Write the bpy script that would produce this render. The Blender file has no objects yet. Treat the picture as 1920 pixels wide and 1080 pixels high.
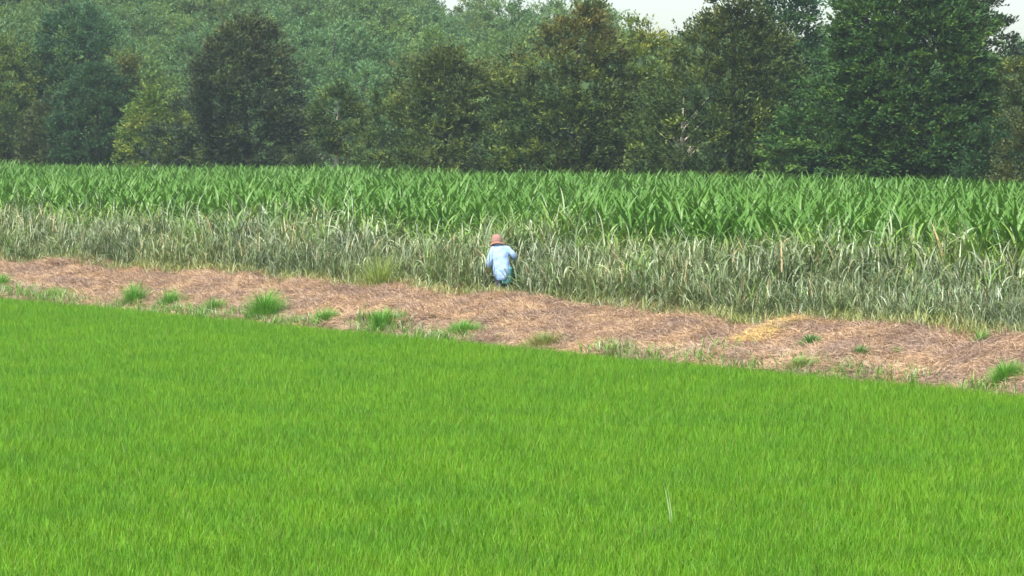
import bpy, bmesh, math, random
import numpy as np
from mathutils import Vector, Matrix, Euler

SC = bpy.context.scene
COL = SC.collection
R = math.radians
rng = np.random.default_rng(7)
random.seed(7)

# ------------------------------------------------------------------ camera, sky, sun, exposure
CAM_Z, F, YH = 5.0, 960 / math.tan(R(10)), 255.0       # eye height, focal length in photo pixels, horizon row
PITCH = math.atan((540 - YH) / F)
cam = bpy.data.cameras.new('camera')
cam.sensor_width = 36
cam.lens = 18 / math.tan(R(10))
cam.clip_start, cam.clip_end = 1, 6000
camo = bpy.data.objects.new('camera', cam)
camo.location = (0, 0, CAM_Z)
camo.rotation_euler = (R(90) - PITCH, 0, 0)
COL.objects.link(camo)
SC.camera = camo

SUN_EL, SUN_AZ = 58, -150        # azimuth clockwise from +Y: sun high, behind the camera and to the left
w = bpy.data.worlds.new('World')
SC.world = w
w.use_nodes = True
nt = w.node_tree
bg = nt.nodes['Background']
sky = nt.nodes.new('ShaderNodeTexSky')
sky.sky_type = 'NISHITA'
sky.sun_disc = False
sky.sun_elevation = R(SUN_EL)
sky.sun_rotation = R(SUN_AZ)
sky.dust_density = 2.0
sky.air_density = 1.0
sky.ozone_density = 1.0
nt.links.new(sky.outputs[0], bg.inputs[0])
bg.inputs[1].default_value = 0.10

sl = bpy.data.lights.new('sun', 'SUN')
sl.energy = 2.85
sl.angle = R(1.0)
sl.color = (1.0, 0.95, 0.86)
so = bpy.data.objects.new('sun', sl)
sd = Vector((math.sin(R(SUN_AZ)) * math.cos(R(SUN_EL)), math.cos(R(SUN_AZ)) * math.cos(R(SUN_EL)), math.sin(R(SUN_EL))))
so.rotation_euler = sd.to_track_quat('Z', 'Y').to_euler()
so.location = (0, 0, 80)
COL.objects.link(so)

SC.view_settings.view_transform = 'Standard'
SC.view_settings.look = 'None'
SC.view_settings.exposure = 1.5
SC.view_settings.gamma = 1.0
SC.view_settings.use_curve_mapping = False
SC.render.engine = 'CYCLES'
SC.cycles.use_denoising = True
SC.cycles.max_bounces = 8
SC.cycles.diffuse_bounces = 4
SC.cycles.transmission_bounces = 4
SC.cycles.volume_bounces = 1
SC.cycles.transparent_max_bounces = 6

# ------------------------------------------------------------------ helpers
E = np.array([0.607, -0.7947])       # along the field edges
N = np.array([0.7947, 0.607])        # across them, away from the camera


def uv(u, v):
    return N * u + E * v


def lin(r, g, b):
    f = lambda c: (c / 255 / 12.92) if c / 255 <= 0.04045 else ((c / 255 + 0.055) / 1.055) ** 2.4
    return np.array([f(r), f(g), f(b)])


def ground_hit(px, py, z):
    """where the sight line through a photo pixel meets the height z"""
    a, b = (px - 960) / F, (540 - py) / F
    c, s = math.cos(PITCH), math.sin(PITCH)
    d = np.array([a, c + b * s, b * c - s])
    t = (z - CAM_Z) / d[2]
    return d[0] * t, d[1] * t


def along(px, u):
    """point of the field line u seen at photo column px"""
    k = (px - 960) / F
    D = u / (N[1] + N[0] * k)
    return k * D, D


def nmesh(name, V, Fc, C=None, mat=None, smooth=True):
    V = np.asarray(V, dtype=np.float32).reshape(-1, 3)
    Fc = np.asarray(Fc, dtype=np.int32)
    k = Fc.shape[1]
    m = bpy.data.meshes.new(name)
    m.vertices.add(len(V))
    m.vertices.foreach_set('co', V.ravel())
    m.loops.add(Fc.size)
    m.loops.foreach_set('vertex_index', Fc.ravel())
    m.polygons.add(len(Fc))
    m.polygons.foreach_set('loop_start', np.arange(len(Fc), dtype=np.int32) * k)
    m.polygons.foreach_set('loop_total', np.full(len(Fc), k, dtype=np.int32))
    if smooth:
        m.polygons.foreach_set('use_smooth', np.ones(len(Fc), dtype=bool))
    if C is not None:
        C = np.asarray(C, dtype=np.float32).reshape(-1, 3)
        a = m.color_attributes.new('tint', 'FLOAT_COLOR', 'POINT')
        a.data.foreach_set('color', np.concatenate([C, np.ones((len(C), 1), np.float32)], 1).ravel())
    if mat:
        m.materials.append(mat)
    m.update(calc_edges=True)
    m.validate()
    return m


def merge(parts):
    """join (V, F, C) triples with equal face size"""
    Vs, Fs, Cs, o = [], [], [], 0
    for V, Fc, C in parts:
        Vs.append(V); Fs.append(Fc + o); Cs.append(C); o += len(V)
    return np.concatenate(Vs), np.concatenate(Fs), np.concatenate(Cs)


def obj(name, mesh, parent=None, loc=None, rot=None, scale=None, **props):
    o = bpy.data.objects.new(name, mesh)
    COL.objects.link(o)
    if parent is not None:
        o.parent = parent
    if loc is not None:
        o.location = loc
    if rot is not None:
        o.rotation_euler = rot
    if scale is not None:
        o.scale = scale if hasattr(scale, '__len__') else (scale,) * 3
    for k, v in props.items():
        o[k] = v
    return o


def ribbons(base, az, t0, t1, L, W, seg, prof, fold=0.0, twist=None, power=1.0, cols=2):
    """many bent blades at once; tilts are measured from the vertical"""
    n = len(base)
    f = lambda x: np.broadcast_to(np.asarray(x, float), (n,))
    az, t0, t1, L, W = map(f, (az, t0, t1, L, W))
    ts = (np.arange(seg) + 0.5) / seg
    tilt = t0[:, None] + (t1 - t0)[:, None] * ts[None] ** power
    d = np.stack([np.sin(tilt) * np.cos(az)[:, None], np.sin(tilt) * np.sin(az)[:, None], np.cos(tilt)], -1)
    step = d * (L / seg)[:, None, None]
    cen = np.concatenate([base[:, None, :], base[:, None, :] + np.cumsum(step, 1)], 1)
    tang = np.concatenate([d[:, :1], (d[:, :-1] + d[:, 1:]) / 2, d[:, -1:]], 1)
    tang /= np.linalg.norm(tang, axis=-1, keepdims=True)
    side = np.stack([-np.sin(az), np.cos(az), np.zeros(n)], -1)[:, None, :] + np.zeros_like(tang)
    if twist is not None:
        tw = f(twist)[:, None, None]
        side = side * np.cos(tw) + np.cross(tang, side) * np.sin(tw)
    nor = np.cross(side, tang)
    p = np.interp(np.arange(seg + 1) / seg, *prof)
    wid = W[:, None] * p[None]
    if cols == 2:
        V = np.stack([cen - side * wid[..., None] / 2, cen + side * wid[..., None] / 2], 2)
    else:
        V = np.stack([cen - side * wid[..., None] / 2, cen + nor * (wid * fold)[..., None], cen + side * wid[..., None] / 2], 2)
    q = []
    for i in range(seg):
        for c in range(cols - 1):
            q.append([i * cols + c, i * cols + c + 1, (i + 1) * cols + c + 1, (i + 1) * cols + c])
    q = np.array(q)
    per = (seg + 1) * cols
    Fc = (q[None] + (np.arange(n) * per)[:, None, None]).reshape(-1, 4)
    return V.reshape(-1, 3), Fc, per


def tube(path, rad, sides=7):
    path = np.asarray(path, float)
    rad = np.asarray(rad, float)
    n = len(path)
    tg = np.gradient(path, axis=0)
    tg /= np.linalg.norm(tg, axis=1, keepdims=True) + 1e-9
    ref = np.where(np.abs(tg[:, 2:3]) > 0.9, np.array([[1.0, 0, 0]]), np.array([[0, 0, 1.0]]))
    a = np.cross(tg, ref); a /= np.linalg.norm(a, axis=1, keepdims=True)
    b = np.cross(tg, a)
    th = np.arange(sides) / sides * 2 * np.pi
    V = path[:, None] + rad[:, None, None] * (np.cos(th)[None, :, None] * a[:, None] + np.sin(th)[None, :, None] * b[:, None])
    Fc = []
    for i in range(n - 1):
        for s in range(sides):
            Fc.append([i * sides + s, i * sides + (s + 1) % sides, (i + 1) * sides + (s + 1) % sides, (i + 1) * sides + s])
    return V.reshape(-1, 3), np.array(Fc)


# ------------------------------------------------------------------ materials
def new_mat(name):
    m = bpy.data.materials.new(name)
    m.use_nodes = True
    return m, m.node_tree, m.node_tree.nodes['Principled BSDF'], m.node_tree.nodes['Material Output']


def leaf_mat(name, transl=0.3, rough=0.5, spec=0.3, var=0.25, vscale=0.6, cool=(0.75, 0.95, 1.1), trans_tint=(1.15, 1.1, 0.55), obj_var=0.0):
    """leaf colour comes from each blade's own tint, varied by a patchy growth noise over the ground; in straw the patches also paint relief shading"""
    m, t, p, out = new_mat(name)
    nd, lk = t.nodes, t.links
    at = nd.new('ShaderNodeAttribute'); at.attribute_name = 'tint'
    geo = nd.new('ShaderNodeNewGeometry')
    nz = nd.new('ShaderNodeTexNoise'); nz.inputs['Scale'].default_value = vscale; nz.inputs['Detail'].default_value = 3
    lk.new(geo.outputs['Position'], nz.inputs['Vector'])
    mr = nd.new('ShaderNodeMapRange')
    mr.inputs['From Min'].default_value = 0.35; mr.inputs['From Max'].default_value = 0.65
    lk.new(nz.outputs[0], mr.inputs['Value'])
    mx = nd.new('ShaderNodeMix'); mx.data_type = 'RGBA'
    mx.inputs['A'].default_value = (1 - var * (1 - cool[0]) * 2, 1 - var * (1 - cool[1]) * 2, 1 - var * (1 - cool[2]) * 2, 1)
    mx.inputs['B'].default_value = (1 + var * 0.3, 1 + var * 0.2, 1 - var * 0.2, 1)
    lk.new(mr.outputs[0], mx.inputs['Factor'])
    mul = nd.new('ShaderNodeMix'); mul.data_type = 'RGBA'; mul.blend_type = 'MULTIPLY'
    mul.inputs['Factor'].default_value = 1
    lk.new(at.outputs['Color'], mul.inputs['A']); lk.new(mx.outputs['Result'], mul.inputs['B'])
    colr = mul.outputs['Result']
    if obj_var:
        oi = nd.new('ShaderNodeObjectInfo')
        hs = nd.new('ShaderNodeHueSaturation')
        m1 = nd.new('ShaderNodeMapRange'); m1.inputs['To Min'].default_value = 1 - obj_var; m1.inputs['To Max'].default_value = 1 + obj_var
        lk.new(oi.outputs['Random'], m1.inputs['Value']); lk.new(m1.outputs[0], hs.inputs['Value'])
        m2 = nd.new('ShaderNodeMath'); m2.operation = 'MULTIPLY'; m2.inputs[1].default_value = 17.31
        m3 = nd.new('ShaderNodeMath'); m3.operation = 'FRACT'
        lk.new(oi.outputs['Random'], m2.inputs[0]); lk.new(m2.outputs[0], m3.inputs[0])
        m4 = nd.new('ShaderNodeMapRange'); m4.inputs['To Min'].default_value = 0.5 - obj_var * 0.1; m4.inputs['To Max'].default_value = 0.5 + obj_var * 0.1
        lk.new(m3.outputs[0], m4.inputs['Value']); lk.new(m4.outputs[0], hs.inputs['Hue'])
        lk.new(colr, hs.inputs['Color']); colr = hs.outputs['Color']
    lk.new(colr, p.inputs['Base Color'])
    p.inputs['Roughness'].default_value = rough
    p.inputs['Specular IOR Level'].default_value = spec
    if transl > 0:
        tr = nd.new('ShaderNodeBsdfTranslucent')
        m5 = nd.new('ShaderNodeMix'); m5.data_type = 'RGBA'; m5.blend_type = 'MULTIPLY'; m5.inputs['Factor'].default_value = 1
        m5.inputs['B'].default_value = (*trans_tint, 1)
        lk.new(colr, m5.inputs['A']); lk.new(m5.outputs['Result'], tr.inputs['Color'])
        ms = nd.new('ShaderNodeMixShader'); ms.inputs[0].default_value = transl
        lk.new(p.outputs[0], ms.inputs[1]); lk.new(tr.outputs[0], ms.inputs[2])
        lk.new(ms.outputs[0], out.inputs['Surface'])
    return m


def noise_mat(name, c1, c2, scale=4, rough=0.9, bump=0.3, detail=8, c3=None, scale2=0.7):
    m, t, p, out = new_mat(name)
    nd, lk = t.nodes, t.links
    tc = nd.new('ShaderNodeTexCoord')
    nz = nd.new('ShaderNodeTexNoise'); nz.inputs['Scale'].default_value = scale; nz.inputs['Detail'].default_value = detail
    lk.new(tc.outputs['Object'], nz.inputs['Vector'])
    cr = nd.new('ShaderNodeValToRGB')
    cr.color_ramp.elements[0].position = 0.35; cr.color_ramp.elements[0].color = (*c1, 1)
    cr.color_ramp.elements[1].position = 0.65; cr.color_ramp.elements[1].color = (*c2, 1)
    lk.new(nz.outputs[0], cr.inputs[0])
    colr = cr.outputs[0]
    if c3 is not None:
        n2 = nd.new('ShaderNodeTexNoise'); n2.inputs['Scale'].default_value = scale2; n2.inputs['Detail'].default_value = 4
        lk.new(tc.outputs['Object'], n2.inputs['Vector'])
        r2 = nd.new('ShaderNodeMapRange'); r2.inputs['From Min'].default_value = 0.48; r2.inputs['From Max'].default_value = 0.62
        lk.new(n2.outputs[0], r2.inputs['Value'])
        mx = nd.new('ShaderNodeMix'); mx.data_type = 'RGBA'
        lk.new(r2.outputs[0], mx.inputs['Factor']); lk.new(colr, mx.inputs['A']); mx.inputs['B'].default_value = (*c3, 1)
        colr = mx.outputs['Result']
    lk.new(colr, p.inputs['Base Color'])
    p.inputs['Roughness'].default_value = rough
    if bump:
        b = nd.new('ShaderNodeBump'); b.inputs['Strength'].default_value = bump; b.inputs['Distance'].default_value = 0.05
        lk.new(nz.outputs[0], b.inputs['Height']); lk.new(b.outputs[0], p.inputs['Normal'])
    return m


M_RICE = leaf_mat('rice_leaf', transl=0.42, rough=0.5, spec=0.25, var=0.28, vscale=0.5, cool=(0.70, 0.84, 1.1), trans_tint=(1.05, 1.1, 0.4))
M_MAIZE = leaf_mat('maize_leaf', transl=0.28, rough=0.42, spec=0.3, var=0.25, vscale=0.5, cool=(0.85, 0.92, 0.95))
M_TALL = leaf_mat('tall_grass_leaf', transl=0.22, rough=0.5, spec=0.35, var=0.4, vscale=0.45, cool=(0.79, 0.83, 0.89))
M_STRAW = leaf_mat('dry_straw', transl=0.15, rough=0.7, spec=0.15, var=0.45, vscale=1.0, cool=(0.78, 0.77, 0.79), trans_tint=(1, 1, 1))  # grey patches vary the straw and put relief shading into its colour
M_TUFT = leaf_mat('green_grass', transl=0.3, rough=0.5, spec=0.25, var=0.15, vscale=3)
M_CROWN = leaf_mat('tree_leaf', transl=0.32, rough=0.6, spec=0.12, var=0.2, vscale=0.6, cool=(0.82, 0.93, 1.0))
M_HILLCROWN = leaf_mat('hill_tree_leaf', transl=0.38, rough=0.6, spec=0.1, var=0.2, vscale=0.15, cool=(0.84, 0.92, 1.0), obj_var=0.12)
M_BARK = noise_mat('bark', lin(50, 45, 38), lin(78, 70, 60), scale=9, bump=0.6)
M_PALEBARK = noise_mat('pale_bark', lin(150, 142, 124), lin(186, 178, 158), scale=7, bump=0.4)
M_MUD = noise_mat('paddy_mud', lin(58, 54, 36), lin(86, 78, 54), scale=3)
M_SOIL = noise_mat('field_soil', lin(92, 76, 58), lin(124, 104, 80), scale=3)
M_BANK = noise_mat('bank_straw_litter', lin(150, 122, 100), lin(196, 166, 138), scale=6, bump=0.8, c3=lin(158, 134, 120), scale2=0.5)
M_FOREST = noise_mat('forest_floor', lin(56, 62, 40), lin(84, 84, 56), scale=0.5)
M_LAND = noise_mat('open_land', lin(74, 92, 46), lin(104, 112, 62), scale=0.05)

# ------------------------------------------------------------------ the setting
BUMPS = [(rng.uniform(0.4, 3.2), rng.uniform(0, 6.28), rng.uniform(0, 6.28)) for _ in range(26)]


def bump_noise(x, y):
    z = np.zeros(np.broadcast(x, y).shape)
    for f_, a_, ph in BUMPS:
        z = z + np.sin(f_ * (x * math.cos(a_) + y * math.sin(a_)) + ph) / (f_ + 0.6)
    return z / 4.0


MX, MY = ground_hit(950, 566, 0.85)


def bank_z(x, y):
    u = x * N[0] + y * N[1]
    v = x * E[0] + y * E[1]
    z = np.interp(u, [38.6, 40.25, 40.4, 41.1, 42.7, 44.3, 45.4, 47.5, 50.0], [-0.03, -0.03, 0.12, 0.34, 0.66, 0.80, 0.82, 0.74, 0.60])
    k = np.clip((u - 39.8) / 1.0, 0, 1) * np.clip((50 - u) / 2.5, 0, 1)
    z = z + k * (0.15 * bump_noise(x, y) + 0.07 * bump_noise(x * 2.3 + 5, y * 2.3))
    return z + 0.16 * np.exp(-((x - MX) ** 2 / 0.5 + (y - MY) ** 2 / 1.2))


def bank_hit(px, py):
    """first point of the bank on a sight line"""
    zs = np.linspace(1.3, 0.0, 700)
    xs_, ys_ = ground_hit(px, py, zs)
    below = np.nonzero(bank_z(xs_, ys_) >= zs)[0]
    k = below[0] if len(below) else -1
    return float(xs_[k]), float(ys_[k])


def quad_sheet(name, cs, z, mat):
    V = [(*uv(u, v), z) for u, v in cs]
    return obj(name, nmesh(name, V, [[0, 1, 2, 3]], None, mat, False), kind='structure')


quad_sheet('rice_paddy', [(-150, -260), (-150, 260), (38.8, 260), (38.8, -260)], 0.0, M_MUD)
for f in bpy.data.objects['rice_paddy'].data.polygons:
    f.flip() if f.normal.z < 0 else None
us = np.linspace(38.6, 50.0, 58)
vs = np.linspace(-125, 12, 690)
UU, VV = np.meshgrid(us, vs, indexing='ij')
X = UU * N[0] + VV * E[0]; Y = UU * N[1] + VV * E[1]
V = np.stack([X, Y, bank_z(X, Y)], -1).reshape(-1, 3)
i, j = np.meshgrid(np.arange(57), np.arange(689), indexing='ij')
a = (i * 690 + j).ravel()
obj('earth_bank', nmesh('earth_bank', V, np.stack([a, a + 690, a + 691, a + 1], 1), None, M_BANK), kind='structure')
quad_sheet('maize_field_ground', [(50, -330), (50, 200), (118, 200), (118, -330)], 0.6, M_SOIL)
V = [(-4000, -4000, -0.6), (4000, -4000, -0.6), (4000, 4000, -0.6), (-4000, 4000, -0.6)]
obj('ground', nmesh('ground', V, [[0, 1, 2, 3]], None, M_LAND, False), kind='structure')


def hill_h(x, y):
    top = np.interp(x, [-130, -70, -35, -10, 0, 11, 18, 35, 55, 90, 160], [36, 27, 19.5, 13.4, 10.0, 7.9, 6.3, 4.2, 3, 1.5, 0.5])
    s = np.clip((y - 205) / 130, 0, 1)
    s = s * s * (3 - 2 * s) * 0.5 + s * 0.5
    back = np.clip((y - 345) / 320, 0, 1)
    return 0.4 + top * s * (1 - 0.9 * back * back * (3 - 2 * back))


xs = np.linspace(-260, 260, 80); ys = np.linspace(118, 760, 90)
X, Y = np.meshgrid(xs, ys, indexing='ij')
Z = hill_h(X, Y) + 0.3 * bump_noise(X * 0.08, Y * 0.08)
Z = np.where(X * N[0] + Y * N[1] < 121, 0.3, Z)
i, j = np.meshgrid(np.arange(79), np.arange(89), indexing='ij')
a = (i * 90 + j).ravel()
obj('hill', nmesh('hill', np.stack([X, Y, Z], -1), np.stack([a, a + 90, a + 91, a + 1], 1), None, M_FOREST), kind='structure')


# ------------------------------------------------------------------ scattered masses by geometry nodes
def scatter(name, variants, P, rot, scl, which=None, **props):
    """one mass object: P points carry a variant number, a rotation and a size"""
    m = bpy.data.meshes.new(name)
    m.vertices.add(len(P)); m.vertices.foreach_set('co', np.asarray(P, np.float32).ravel())
    a = m.attributes.new('which', 'INT', 'POINT'); a.data.foreach_set('value', (rng.integers(0, len(variants), len(P)) if which is None else which).astype(np.int32))
    a = m.attributes.new('turn', 'FLOAT_VECTOR', 'POINT'); a.data.foreach_set('vector', np.asarray(rot, np.float32).ravel())
    a = m.attributes.new('size', 'FLOAT_VECTOR', 'POINT'); a.data.foreach_set('vector', np.asarray(scl, np.float32).ravel())
    o = obj(name, m, kind='stuff', **props)
    g = bpy.data.node_groups.new(name, 'GeometryNodeTree')
    g.interface.new_socket('Geometry', in_out='INPUT', socket_type='NodeSocketGeometry')
    g.interface.new_socket('Geometry', in_out='OUTPUT', socket_type='NodeSocketGeometry')
    nd, lk = g.nodes, g.links
    gi, go = nd.new('NodeGroupInput'), nd.new('NodeGroupOutput')
    pts = nd.new('GeometryNodeMeshToPoints')
    lk.new(gi.outputs[0], pts.inputs[0])
    at = nd.new('GeometryNodeInputNamedAttribute'); at.data_type = 'INT'; at.inputs['Name'].default_value = 'which'
    ar = nd.new('GeometryNodeInputNamedAttribute'); ar.data_type = 'FLOAT_VECTOR'; ar.inputs['Name'].default_value = 'turn'
    asz = nd.new('GeometryNodeInputNamedAttribute'); asz.data_type = 'FLOAT_VECTOR'; asz.inputs['Name'].default_value = 'size'
    er = nd.new('FunctionNodeEulerToRotation'); lk.new(ar.outputs[0], er.inputs[0])
    jn = nd.new('GeometryNodeJoinGeometry')
    for k, me in enumerate(variants):
        src = bpy.data.objects.new(name + '_sample', me)      # never linked to the scene: only its mesh is read
        oi = nd.new('GeometryNodeObjectInfo'); oi.inputs['Object'].default_value = src; oi.inputs['As Instance'].default_value = False
        cp = nd.new('FunctionNodeCompare'); cp.data_type = 'INT'; cp.operation = 'EQUAL'
        lk.new(at.outputs[0], cp.inputs[2]); cp.inputs[3].default_value = k
        ip = nd.new('GeometryNodeInstanceOnPoints')
        lk.new(pts.outputs[0], ip.inputs['Points']); lk.new(cp.outputs[0], ip.inputs['Selection'])
        lk.new(oi.outputs['Geometry'], ip.inputs['Instance'])
        lk.new(er.outputs[0], ip.inputs['Rotation']); lk.new(asz.outputs[0], ip.inputs['Scale'])
        lk.new(ip.outputs[0], jn.inputs[0])
    lk.new(jn.outputs[0], go.inputs[0])
    md = o.modifiers.new('scatter', 'NODES'); md.node_group = g
    return o


def in_view(x, y, margin):
    return np.abs(x) < 0.1763 * y + margin


BLADE = ([0, 0.25, 0.6, 1], [0.6, 1, 0.8, 0.08])


def rice_tile():
    g = 16
    a, b = np.meshgrid(np.arange(g), np.arange(g))
    hx = (a.ravel() + 0.5) / g - 0.5 + rng.normal(0, 0.022, g * g)
    hy = (b.ravel() + 0.5) / g - 0.5 + rng.normal(0, 0.022, g * g)
    k = 5
    n = g * g * k
    vig = np.repeat(rng.uniform(0.82, 1.15, g * g), k)
    base = np.stack([np.repeat(hx, k) + rng.normal(0, 0.012, n), np.repeat(hy, k) + rng.normal(0, 0.012, n), np.full(n, -0.02)], -1)
    az = rng.uniform(0, 2 * np.pi, n)
    V, Fc, per = ribbons(base, az, rng.uniform(0.02, 0.32, n), rng.uniform(0.25, 1.15, n), vig * rng.uniform(0.20, 0.33, n),
                         rng.uniform(0.006, 0.010, n), 3, BLADE, twist=rng.uniform(-0.7, 0.7, n), power=1.4)
    c = np.array([0.150, 0.334, 0.014]) * rng.uniform(0.62, 1.35, (n, 1))
    c = c * (1 + rng.normal(0, 0.07, (n, 3)))
    old = rng.random(n) < 0.03
    c[old] = np.array([0.30, 0.30, 0.07])
    return nmesh('rice_sample', V, Fc, np.repeat(c, per, 0), M_RICE)


RICE = [rice_tile() for _ in range(7)]
uu, vv = np.meshgrid(np.arange(8.0, 39.25, 0.94) + 0.85, np.arange(-95, 12, 0.94), indexing='ij')
uu = uu.ravel() + 0.0; vv = vv.ravel()
P = uu[:, None] * N + vv[:, None] * E
keep = in_view(P[:, 0], P[:, 1], 5) & (P[:, 1] > 22)
P = P[keep]
n = len(P)
P = P + N[None] * (0.22 * bump_noise(P[:, :1] * 1.3, P[:, 1:] * 1.3) * np.clip((P @ N)[:, None] - 38.3, 0, 1))
hgt = 1.03 + 0.05 * bump_noise(P[:, 0] * 0.5, P[:, 1] * 0.5)
rot = np.zeros((n, 3)); rot[:, 2] = math.atan2(E[1], E[0]) + rng.integers(0, 4, n) * math.pi / 2
scl = np.stack([np.ones(n) * 1.02, np.ones(n) * 1.02, hgt], -1)
scatter('rice_seedlings', RICE, np.concatenate([P, np.zeros((n, 1))], 1), rot, scl, label='bright yellow-green young rice filling the flooded field in front')


def straw_tile(yellow=False, n=620, size=0.9):
    base = np.stack([rng.uniform(-size / 2, size / 2, n), rng.uniform(-size / 2, size / 2, n), rng.uniform(0.0, 0.045, n)], -1)
    az = rng.normal(-2.2, 1.1, n)
    t0 = np.where(rng.random(n) < 0.07, rng.uniform(0.3, 0.9, n), rng.uniform(1.0, 1.5, n))
    V, Fc, per = ribbons(base, az, t0, t0 + rng.uniform(0.1, 0.6, n), rng.uniform(0.10, 0.28, n), rng.uniform(0.006, 0.011, n), 3, BLADE,
                         twist=rng.uniform(-0.6, 0.6, n))
    pal = np.array([lin(198, 170, 145), lin(183, 157, 135), lin(164, 143, 127), lin(203, 180, 153), lin(146, 128, 114)])
    if yellow:
        pal = np.array([lin(204, 184, 128), lin(214, 194, 140), lin(194, 170, 122)])
    c = pal[rng.integers(0, len(pal), n)] * rng.uniform(0.85, 1.12, (n, 1))
    return V, Fc, np.repeat(c, per, 0)


STRAW = [nmesh('straw_sample', *straw_tile(), M_STRAW) for _ in range(7)]


def slope_turn(x, y, spin):
    d = 0.25
    zx = (bank_z(x + d, y) - bank_z(x - d, y)) / (2 * d)
    zy = (bank_z(x, y + d) - bank_z(x, y - d)) / (2 * d)
    out = []
    for a, b, s in zip(zx, zy, spin):
        nrm = Vector((-a, -b, 1)).normalized()
        q = Vector((0, 0, 1)).rotation_difference(nrm)
        out.append((q.to_matrix() @ Matrix.Rotation(s, 3, 'Z')).to_euler()[:])
    return np.array(out)


uu, vv = np.meshgrid(np.arange(40.1, 47.6, 0.5), np.arange(-118, 8, 0.5), indexing='ij')
uu = uu.ravel() + rng.uniform(-0.2, 0.2, uu.size); vv = vv.ravel() + rng.uniform(-0.2, 0.2, vv.size)
P = uu[:, None] * N + vv[:, None] * E
keep = in_view(P[:, 0], P[:, 1], 4)
P = P[keep]; n = len(P)
scatter('dry_grass', STRAW, np.concatenate([P, bank_z(P[:, 0], P[:, 1])[:, None]], 1),
        slope_turn(P[:, 0], P[:, 1], rng.uniform(-0.7, 0.7, n)), rng.uniform(0.85, 1.25, (n, 1)) * np.ones((1, 3)),
        label='flattened dead straw-coloured grass over the whole bank')


shift_u = lambda v: 1.25 * np.clip((v + 74) / 38, 0, 1)
PX, PY = along(944, 45.9)           # where the person stands
# tall grey-green grass in front of the maize
def tall_clump(hmin, hmax, stems, green, spread=0.2, leaves=6, lw=(0.022, 0.042), ll=(0.4, 0.8)):
    bx = rng.normal(0, spread, stems); by = rng.normal(0, spread, stems)
    H = rng.uniform(hmin, hmax, stems)
    base = np.stack([bx, by, np.full(stems, -0.05)], -1)
    saz = rng.uniform(0, 2 * np.pi, stems); st = rng.uniform(0.02, 0.22, stems)
    V, Fc, per = ribbons(base, saz, st, st * 1.6, H, 0.016, 3, ([0, 1], [1, 0.4]))
    cs = np.repeat(np.tile(green * 0.9, (stems, 1)) * rng.uniform(0.8, 1.15, (stems, 1)), per, 0)
    parts = [(V, Fc, cs)]
    k = stems * leaves
    f = np.tile((np.arange(leaves) + 0.6) / leaves, stems) * rng.uniform(0.85, 1.0, k)
    hh = np.repeat(H, leaves) * f
    sb = np.repeat(base, leaves, 0); sa = np.repeat(saz, leaves); stt = np.repeat(st, leaves)
    lb = sb + np.stack([np.sin(stt) * np.cos(sa) * hh, np.sin(stt) * np.sin(sa) * hh, np.cos(stt) * hh], -1)
    t0 = rng.uniform(0.08, 0.5, k)
    V, Fc, per = ribbons(lb, rng.uniform(0, 2 * np.pi, k), t0, t0 + rng.uniform(0.3, 1.9, k), rng.uniform(*ll, k), rng.uniform(*lw, k), 5,
                         ([0, 0.2, 0.55, 1], [0.6, 1, 0.85, 0.06]), twist=rng.uniform(-0.6, 0.6, k), power=1.5)
    c = green * rng.uniform(0.75, 1.3, (k, 1)) * (1 + rng.normal(0, 0.06, (k, 3)))
    pale = rng.random(k) < 0.2
    c[pale] = lin(178, 190, 158) * rng.uniform(0.7, 1.05, (pale.sum(), 1))
    tan = rng.random(k) < 0.025
    c[tan] = lin(180, 160, 118) * rng.uniform(0.7, 1.0, (tan.sum(), 1))
    parts.append((V, Fc, np.repeat(c, per, 0)))
    return merge(parts)


GREY = lin(112, 129, 86)
TALL = [nmesh('tall_grass_sample', *tall_clump(0.85, 1.45, 9, (GREY if k % 4 else lin(112, 146, 66)) * rng.uniform(0.82, 1.08)), M_TALL) for k in range(8)]
uu, vv = np.meshgrid(np.arange(45.75, 49.3, 0.34), np.arange(-125, 6, 0.34), indexing='ij')
uu = uu.ravel() + rng.uniform(-0.16, 0.16, uu.size); vv = vv.ravel() + rng.uniform(-0.16, 0.16, vv.size)
uu = uu - shift_u(vv) * np.clip((48.5 - uu) / 2, 0, 1)
P = uu[:, None] * N + vv[:, None] * E
keep = in_view(P[:, 0], P[:, 1], 4) & ~((np.abs(P[:, 0] - PX) < 0.42) & (P[:, 1] > PY - 2.5) & (P[:, 1] < PY + 0.35))
P = P[keep]; uu = uu[keep]; n = len(P)
sz = np.interp(uu, [45.6, 46.3, 47.5, 49.4], [0.68, 0.92, 1.12, 1.42]) * rng.uniform(0.68, 1.2, n) * (1 + 0.16 * bump_noise(P[:, 0] * 0.6, P[:, 1] * 0.6))
rot = np.zeros((n, 3)); rot[:, 2] = rng.uniform(0, 6.28, n)
scatter('tall_grass', TALL, np.concatenate([P, bank_z(P[:, 0], P[:, 1])[:, None]], 1), rot, sz[:, None] * np.ones((1, 3)),
        which=np.where(rng.random(n) < np.interp(uu, [46.0, 47.6, 48.8], [0.06, 0.2, 0.85]), rng.integers(0, 2, n) * 4, np.array([1, 2, 3, 5, 6, 7])[rng.integers(0, 6, n)]),
        label='tall dull grey-green grass along the top of the bank')

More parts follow.
